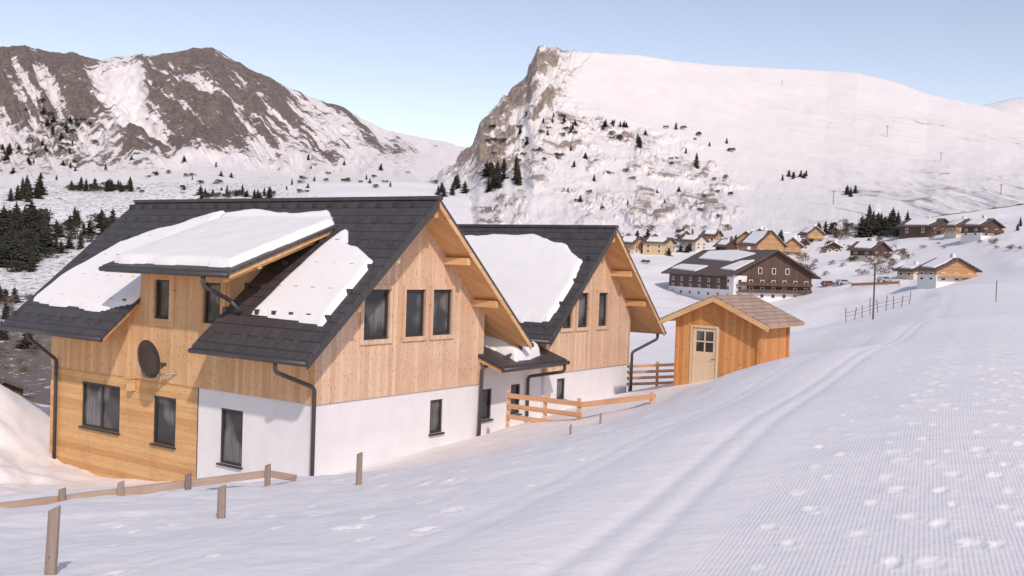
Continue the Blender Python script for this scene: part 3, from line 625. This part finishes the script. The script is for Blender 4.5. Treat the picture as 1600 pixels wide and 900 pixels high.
for k in (.28,.46,.69,1.0):
    p=Vector(RA).lerp(Vector(RB),k); zg=gz(p.x,p.y-.08); hh=max(.1,p.z+.17-zg)
    mk('fence_post',*post('p',p.x,p.y-.09,hh,.055,W_POST,z=zg),W_POST,FN)
FB=empty('wooden_fence',(1.2,32,gz(1.2,32)),0,'orange timber railing beside white chalet wall in snow','fence',mode='w')
A1=Vector((0,33,-4.3));B1=Vector((2.25,31.3,-4.28));C1=Vector((4.9,34.2,-4.33))
for dz in (0,-.34,-.68): mk('rail',*beam(A1+Vector((0,0,dz)),B1+Vector((0,0,dz)),.06,.15),W_FENCE,FB)
mk('rail',*beam(B1+Vector((.0,.05,-.02)),C1,.08,.16),W_FENCE,FB)
for k in (0,.52,.97):
    p=A1.lerp(B1,k)+Vector((0,.08,0)); mk('fence_post',*bx(p.x-.06,p.x+.06,p.y-.05,p.y+.07,min(gz(p.x,p.y),-5)-.3,-4.12),W_FENCE,FB)
p=B1.lerp(C1,.96); mk('fence_post',*bx(p.x-.06,p.x+.06,p.y,p.y+.12,-5.2,-4.2),W_FENCE,FB)
FC=empty('wooden_fence',(5.6,43.5,gz(5.6,43.5)),0,'slatted timber fence between chalet and shed','fence',mode='w')
PA=Vector((5.0,43.3,-5.1));PB=Vector((7.4,42.2,-4.8))
for dz in (0,.25,.5,.75): mk('rail',*beam(PA+Vector((0,0,dz+.1)),PB+Vector((0,0,dz+.1)),.04,.12),W_FENCE,FC)
for k in (.05,.5,.95):
    p=PA.lerp(PB,k); mk('fence_post',*bx(p.x-.05,p.x+.05,p.y+.03,p.y+.13,-5.9,p.z+1.0),W_FENCE,FC)
def pole(u,v,px,r,name,label,cat,arms=False,ymin=40,group=None):
    c=cast(u,v,ymin)
    if not c: return
    h=px*c[1]/1600; o=mk(name,*join([tube([(0,0,-1),(0,0,h)],r,8)]+([tube([(-h*.18,0,h*.93),(h*.18,0,h*.93)],r*.8,6)] if arms else [])),BARK if not arms else METAL); o.location=c; top(o,label,cat,group)
pole(1364,499,88,.09,'utility_pole','tall dark wooden pole standing in snow','pole')
pole(1556,472,34,.03,'marker_stake','thin piste marker stake in the snow','stake')
for u,v,px in ((1564,303,15),(1386,214,18),(1470,252,14),(1222,133,8),(1126,100,8),(1302,320,22)): pole(u,v,px,.3,'lift_pylon','small ski lift pylon on snowy mountainside','pylon',True,200,'ski lift pylons on the slope')
c1=cast(1322,503,40);c2=cast(1420,476,40)
if c1 and c2:
    RL=empty('piste_fence',c1,0,'thin metal and rope fence along the piste edge','fence',mode='w')
    p0=Vector(c1);p1=Vector(c2)
    for k in range(9):
        p=p0.lerp(p1,k/8); p.z=gz(p.x,p.y); hh=(.9+.8*random.random())*1.2
        mk('fence_post',*tube([(p.x,p.y,p.z-.3),(p.x+random.uniform(-.3,.3),p.y,p.z+hh)],.04,6),BARK,RL)
    for hh in (.6,1.0):
        mk('rope',*tube([(lambda q:(q.x,q.y,gz(q.x,q.y)+hh))(p0.lerp(p1,k/8)) for k in range(9)],.02,5),BARK,RL)
# ================= village
def chalet(u,vb,gpx,lpx,wpx,rpx,ang,wallm,roofm,label,basem=None,snowside=1,rows=2,over=.9,ymin=120,bal=True,frac=.35,corner=False,chim=True):
    c=cast(u,vb,ymin)
    if not c: return
    k=c[1]/1600; Wd=gpx*k;Ln=lpx*k;h=wpx*k;rh=rpx*k; ov=over
    e=empty('chalet',(c[0],c[1],c[2]),ang,label,'house','village chalets in the snow',mode='l')
    hw=Wd/2; sl=rh/(hw+ov); zt=lambda s,q=0:h+rh-sl*abs(s)-.0
    dig=5
    mk('wall',[(-hw,0,-dig),(hw,0,-dig),(hw,0,h+sl*ov*.9),(0,0,h+rh-.15),(-hw,0,h+sl*ov*.9),(-hw,Ln,-dig),(hw,Ln,-dig),(hw,Ln,h+sl*ov*.9),(0,Ln,h+rh-.15),(-hw,Ln,h+sl*ov*.9)],[(0,1,2,3,4),(6,5,9,8,7),(0,4,9,5),(1,6,7,2)],wallm,e)
    if basem: mk('base_wall',*bx(-hw-.06,hw+.06,-.06,Ln+.06,-dig,h*frac),basem,e)
    if corner:
        mk('corner_wall',*bx(-hw-.09,-hw+Wd*.16,-.09,Ln*.09,-dig+.1,h*.99),WHITE,e)
    mk('roof',*join([slab([(-hw-ov,-ov),(-hw-ov,Ln+ov),(0,Ln+ov),(0,-ov)][::-1],zt,.35),slab([(0,-ov),(0,Ln+ov),(hw+ov,Ln+ov),(hw+ov,-ov)][::-1],zt,.35)]),roofm,e)
    if snowside:
        q0=Ln*.1;q1=Ln*.85; zsn=lambda s,q=0:zt(s)+.28
        if corner: P_=[slab([(-hw*.55,Ln*.3),(-hw*.45,Ln*.85),(-hw*.1,Ln*.9),(-hw*.05,Ln*.5),(-hw*.2,Ln*.15)][::-1],zsn,.27),slab([(-hw-ov*.3,Ln*.55),(-hw*.95,Ln),(-hw*.75,Ln*.95),(-hw*.8,Ln*.5)][::-1],zsn,.27),slab([(-hw*.95,Ln*.03),(-hw*.9,Ln*.25),(-hw*.55,Ln*.16),(-hw*.5,0)][::-1],zsn,.27)]
        else: P_=[slab([(-hw-ov*.3,q0),(-hw*.95,q1),(-.4,q1*1.05),(-hw*.1,q0*1.4),(-hw*.5,q0*.4)][::-1],zsn,.27)]
        if snowside>1: P_.append(slab([(hw*.05,-ov*.7),(hw*.05,Ln),(hw+ov*.7,Ln),(hw+ov*.8,-ov*.5)][::-1],zsn,.27))
        mk('roof_snow',*join(P_),SNOW,e)
    def win(x0,x1,y0,y1,z0,z1,ax):
        a=bx(x0,x1,y0,y1,z0,z1)
        b_=bx(x0+.16,x1-.16,y0-.04,y1-.04,z0+.14,z1-.14) if ax=='g' else bx(x0-.04,x1-.04,y0+.16,y1-.16,z0+.14,z1-.14)
        V,Fc=join([a,b_]); mk('window',V,Fc,[WHITE,GDARK],e,mi=[0]*6+[1]*6)
    for r_ in range(rows):
        z0=h*(.10+.86*r_/rows); z1=z0+h/rows*.50; n=max(2,int(Wd/3.3))
        for i in range(n):
            x_=-hw+Wd*(i+.5)/n; win(x_-.6,x_+.6,-.14,.1,z0,z1,'g')
        n=max(2,int(Ln/4.6))
        for i in range(n):
            y_=Ln*(i+.5)/n; win(-hw-.14,-hw+.1,y_-.6,y_+.6,z0,z1,'s')
        if r_ and bal: mk('balcony',*join([bx(-hw*.95,hw*.95,-1.3,-.07,z0-.45,z0-.25),bx(-hw*.95,hw*.95,-1.3,-1.2,z0-.25,z0+.5)]),wallm,e)
    if corner:
        for x_ in (-hw*.35,0,hw*.35): win(x_-.6,x_+.6,-.14,.1,h+.6,h+2.2,'g')
    if chim: mk('chimney',*bx(hw*.25,hw*.25+.9,Ln*.5,Ln*.5+.9,zt(hw*.25)-.5,h+rh+1.0),WHITE,e)
    return e
chalet(1207,470,142,205,38,42,math.radians(20),W_DARK,VROOF,'large dark timber hotel with white base and snowy roof',WHITE,1,3,1.8,frac=.40,corner=True)
vill=[(1203,412,46,60,28,24,15,W_CHAL,'wooden chalet with balconies and snow on roof',CREAM,2,2,True),
(1165,394,30,40,18,15,-25,W_CHAL,'small wooden chalet among snowy trees',CREAM,2,2,True),
(1046,397,44,36,17,9,62,YEL,'ochre rendered house with snowy roof',None,2,2,False),
(1095,390,24,36,13,10,35,CREAM,'small cream house below mountain slope',None,1,2,False),
(998,396,24,34,15,12,40,W_CHAL,'small brown house with snowy roof',CREAM,1,2,False),
(1024,382,15,22,9,8,-20,CREAM,'small pale house with snow on the roof',None,2,1,False),
(1072,377,15,22,8,8,10,W_CHAL,'small brown house in the village',None,2,1,False),
(1122,378,20,22,10,8,55,W_CHAL,'small brown house in the village',CREAM,2,1,False),
(1143,398,20,28,13,10,25,W_DARK,'small dark house in the village',CREAM,1,1,False),
(1186,376,20,22,10,9,-10,W_CHAL,'small brown house on the slope',CREAM,2,1,False),
(1255,390,18,22,9,8,40,W_DARK,'small dark chalet on the slope',CREAM,2,1,False),
(1274,378,26,26,12,12,10,W_CHAL,'small timber chalet on the snowy slope',CREAM,2,2,True),
(1302,394,20,22,8,8,-15,W_DARK,'small dark hut on snowy slope',CREAM,2,1,False),
(1376,405,38,44,14,14,30,W_DARK,'dark timber chalet with snow on roof',CREAM,1,2,True),
(1472,366,52,60,12,13,30,W_DARK,'dark brown timber lodge on the hillside',None,1,2,True),
(1510,366,34,36,12,12,5,W_CHAL,'brown timber lodge on the hillside',CREAM,1,2,True),
(1548,370,40,40,16,13,20,W_DARK,'dark chalet with pale base on hillside',WHITE,1,2,True),
(1494,441,72,46,19,19,14,W_CHAL,'low brown house with pale base near piste',WHITE,1,2,True),
(1440,432,32,36,10,7,20,W_CHAL,'low timber hut beside the brown house',CREAM,2,1,False),
(1238,400,26,32,15,14,-10,W_CHAL,'timber chalet with overhanging roof in village',CREAM,2,2,True)]
for u,vb,a,b_,c,d,an_,wm,lb,bm_,sd,rw,bl in vill: chalet(u,vb,a,b_,c,d,math.radians(an_),wm,VROOF,lb,bm_,sd,rw,bal=bl,frac=(.55 if u==1494 else .35))
chalet(4,626,60,60,16,18,math.radians(40),W_DARK,VROOF,'dark wooden hut behind the snow mound',None,0,1,ymin=44,bal=False,chim=False)
def car(u,v,ang,mat,label):
    c=cast(u,v,100)
    if not c: return
    e=empty('parked_car',c,ang,label,'car','cars parked in the village',mode='l')
    prof=[(-2.1,.35),(-2.1,.8),(-1.9,.95),(-1.5,1.4),(.4,1.45),(1.1,1.0),(2.0,.85),(2.15,.6),(2.15,.35)]
    n=len(prof); V=[(a,-.85,b_) for a,b_ in prof]+[(a,.85,b_) for a,b_ in prof]; mk('body',V,[tuple(range(n)),tuple(range(2*n-1,n-1,-1))]+[(i,n+i,n+(i+1)%n,(i+1)%n) for i in range(n)],mat,e)
    for s in (-1,1): mk('side_window',[(-1.45,s*.86,.98),(.95,s*.86,.98),(.4,s*.86,1.36),(-1.3,s*.86,1.34)],[(0,1,2,3)],GDARK,e)
    for a in (-1.3,1.3):
        for s in (-1,1): mk('wheel',*tube([(a,s*.7,.33),(a,s*.9,.33)],.33,12),RUB,e)
for u,v,a,mm,lb in ((1295,447,.2,CARR,'dull red car parked on the snowy village road'),(1318,445,.3,CARB,'silver car parked on the snowy village road'),(1382,441,.5,CARB,'silver car parked near village houses')): car(u,v,a,mm,lb)
ca=cast(1405,447,100);cb=cast(1330,450,100)
if ca and cb:
    A_=Vector(ca);B_=Vector(cb); o=mk('safety_barrier',*join([beam((0,0,.9),tuple(B_-A_+Vector((0,0,.9))),.06,.7)]+[beam(tuple((B_-A_)*k+Vector((0,0,-.5))),tuple((B_-A_)*k+Vector((0,0,1.5))),.12,.12) for k in (0,.25,.5,.75,1)]),ORG); o.location=ca; top(o,'low orange safety barrier along the village road','barrier')
# ================= trees
def conifer(seed,layers=15,slim=.24):
    rd=random.Random(seed); V=[];Fc=[]
    for L in range(layers):
        f=L/(layers-1); z=.06+.90*f; R=slim*(1-f)**.75*(.65+.6*rd.random())+.02; n=int(12-5*f)
        for k in range(n):
            a=2*math.pi*(k+rd.random()*.9)/n+L; rr=R*(.45+.8*rd.random())
            if rd.random()<.10: continue
            zz_=z+rd.uniform(-.03,.03); dx,dy=math.cos(a),math.sin(a); wd=rr*.42
            for s_ in range(3):
                b0=rr*s_/3; b1=rr*(s_+1.35)/3; w0=wd*(1-.25*s_)
                j=rd.uniform(-.3,.3)*wd; i0=len(V)
                V+=[(dx*b0,dy*b0,zz_-.10*b0/slim*.5+.012),(dx*(b0+b1)/2-dy*(w0+j),dy*(b0+b1)/2+dx*(w0+j),zz_-.055*(b1/slim)-.015),(dx*b1,dy*b1,zz_-.09*(b1/slim)+rd.uniform(-.02,.03)),(dx*(b0+b1)/2+dy*(w0-j),dy*(b0+b1)/2-dx*(w0-j),zz_-.055*(b1/slim)-.02),(dx*(b0+b1)/2,dy*(b0+b1)/2,zz_-.085)]
                Fc+=[(i0,i0+1,i0+2),(i0,i0+2,i0+3),(i0,i0+4,i0+1),(i0+3,i0+4,i0)]
    i0=len(V); V+=[(0,0,1.0),(.02,0,.9),(-.015,.018,.9),(-.015,-.018,.9)]; Fc+=[(i0,i0+1,i0+2),(i0,i0+2,i0+3),(i0,i0+3,i0+1)]
    return V,Fc
def trunkm():
    V=[];n=6
    for z,r in ((-.06,.022),(.5,.013),(.95,.003)):
        for k in range(n): V.append((math.cos(k*2*math.pi/n)*r,math.sin(k*2*math.pi/n)*r,z))
    return V,[(j*n+k,j*n+(k+1)%n,(j+1)*n+(k+1)%n,(j+1)*n+k) for j in range(2) for k in range(n)]
def shrub(seed,n=260):
    rd=random.Random(seed); V=[];Fc=[]; cs=[(rd.uniform(-.45,.45),rd.uniform(-.3,.3),rd.uniform(.15,.6),rd.uniform(.2,.36)) for _ in range(7)]
    for _ in range(n):
        c=rd.choice(cs); a=rd.random()*6.28; b_=rd.uniform(-.4,1.4); r=c[3]*(.6+.5*rd.random()); p=(c[0]+math.cos(a)*math.cos(b_)*r,c[1]+math.sin(a)*math.cos(b_)*r,max(.0,c[2]+math.sin(b_)*r))
        s=.07; i=len(V); V+=[(p[0]+rd.uniform(-s,s),p[1]+rd.uniform(-s,s),p[2]+rd.uniform(-s,s)*1.3) for _ in range(3)]; Fc.append((i,i+1,i+2))
    return V,Fc
def asmesh(name,vf,mats,mi=None):
    me=bpy.data.meshes.new(name); me.from_pydata(vf[0],[],vf[1])
    for q in mats: me.materials.append(q)
    if mi: me.polygons.foreach_set('material_index',mi)
    me.update(); return me
CR=[conifer(s,rdl,sl_) for s,rdl,sl_ in ((1,15,.28),(2,12,.38),(3,17,.23),(4,11,.46))]; TK=trunkm()
CROWN=[asmesh('conifer_crown',c,[FOL]) for c in CR]; TRK=asmesh('conifer_trunk',TK,[BARK])
WHOLE=[asmesh('conifer_small',join([c,TK]),[FOL,BARK],[0]*len(c[1])+[1]*len(TK[1])) for c in CR]
SHR=[asmesh('dwarf_pine_shrub',shrub(s,520),[FOL]) for s in (5,6)]+[asmesh('brown_shrub',shrub(s),[FOLB]) for s in (7,8)]
cnt=[0,0]
def tree(u,v,px,ymin=60):
    c=cast(u,v,ymin)
    if not c or cnt[0]>297: return
    cnt[0]+=1; h=px*c[1]/1600*1.05; k=random.randrange(4); rz=random.random()*6.28; sx=h*random.uniform(.95,1.35)
    if px>=24:
        e=bpy.data.objects.new('pine_tree',None); e.location=c; e.rotation_euler=(0,0,rz); e.scale=(sx,sx,h); COL.objects.link(e)
        for nm,me in (('crown',CROWN[k]),('trunk',TRK)):
            o=bpy.data.objects.new(nm,me); o.parent=e; COL.objects.link(o)
    else:
        e=bpy.data.objects.new('pine_tree',WHOLE[k]); e.location=c; e.rotation_euler=(0,0,rz); e.scale=(sx,sx,h); COL.objects.link(e)
    top(e,'dark green conifer growing on the snowy slope','tree','conifers on the mountainside')
def shr(u,v,px,brown=False,ymin=60):
    c=cast(u,v,ymin)
    if not c or cnt[1]>297: return
    cnt[1]+=1; h=px*c[1]/1600; e=bpy.data.objects.new('shrub',SHR[random.randrange(2)+(2 if brown else 0)]); e.location=c; s=h*random.uniform(1.1,1.8); e.scale=(s,s,h); e.rotation_euler=(0,0,random.random()*6.28); COL.objects.link(e)
    top(e,'leafless brown shrub in the snow' if brown else 'dark dwarf pine shrub in the snow','shrub','shrubs on the snowy slopes')
ru=random.uniform
for a,b_,c,d,n,h0,h1 in ((-10,78,350,428,36,28,46),(60,190,345,372,14,18,28),(80,130,378,402,4,20,30),(-5,40,470,500,4,20,34),(0,80,500,560,4,22,34),(12,70,300,316,12,18,30),(110,206,293,301,14,12,20),(308,430,301,312,16,10,17),(760,822,262,302,18,14,26),(706,738,284,308,6,12,20),(683,700,300,308,3,10,16),(942,992,194,202,9,7,12),(990,1003,222,232,3,10,18),(1328,1425,352,372,16,18,34),(1258,1318,362,378,8,12,22),(1430,1600,350,366,8,10,16),(1216,1262,275,283,7,7,12),(1322,1342,300,309,4,10,16),(60,115,175,245,16,7,13),(0,45,230,262,10,8,14),(15,640,245,300,30,6,11),(800,900,180,250,12,7,12),(880,1150,190,320,16,6,12),(985,1130,368,400,12,10,18),(1120,1250,372,400,10,12,20)):
    for _ in range(n): tree(ru(a,b_),ru(c,d),ru(h0,h1))
tree(1088,263,24)
for a,b_,c,d,n,h0,h1,br in ((-10,75,340,430,26,18,30,False),(60,190,345,380,14,12,22,False),(980,1160,355,400,22,7,15,True),(1240,1430,385,432,34,7,16,True),(980,1420,355,420,26,7,13,False),(1290,1330,350,412,6,12,24,True),(200,700,270,306,28,4,9,False),(820,1150,200,345,30,4,9,False),(1420,1600,372,392,12,5,9,True),(-5,60,440,600,22,9,20,True),(110,206,294,301,12,8,14,False),(310,430,303,311,10,8,12,False),(760,900,180,300,20,4,9,False),(1300,1420,350,372,12,8,16,False),(40,150,160,260,20,5,11,False)):
    for _ in range(n): shr(ru(a,b_),ru(c,d),ru(h0,h1),br)
print('TREES',cnt)
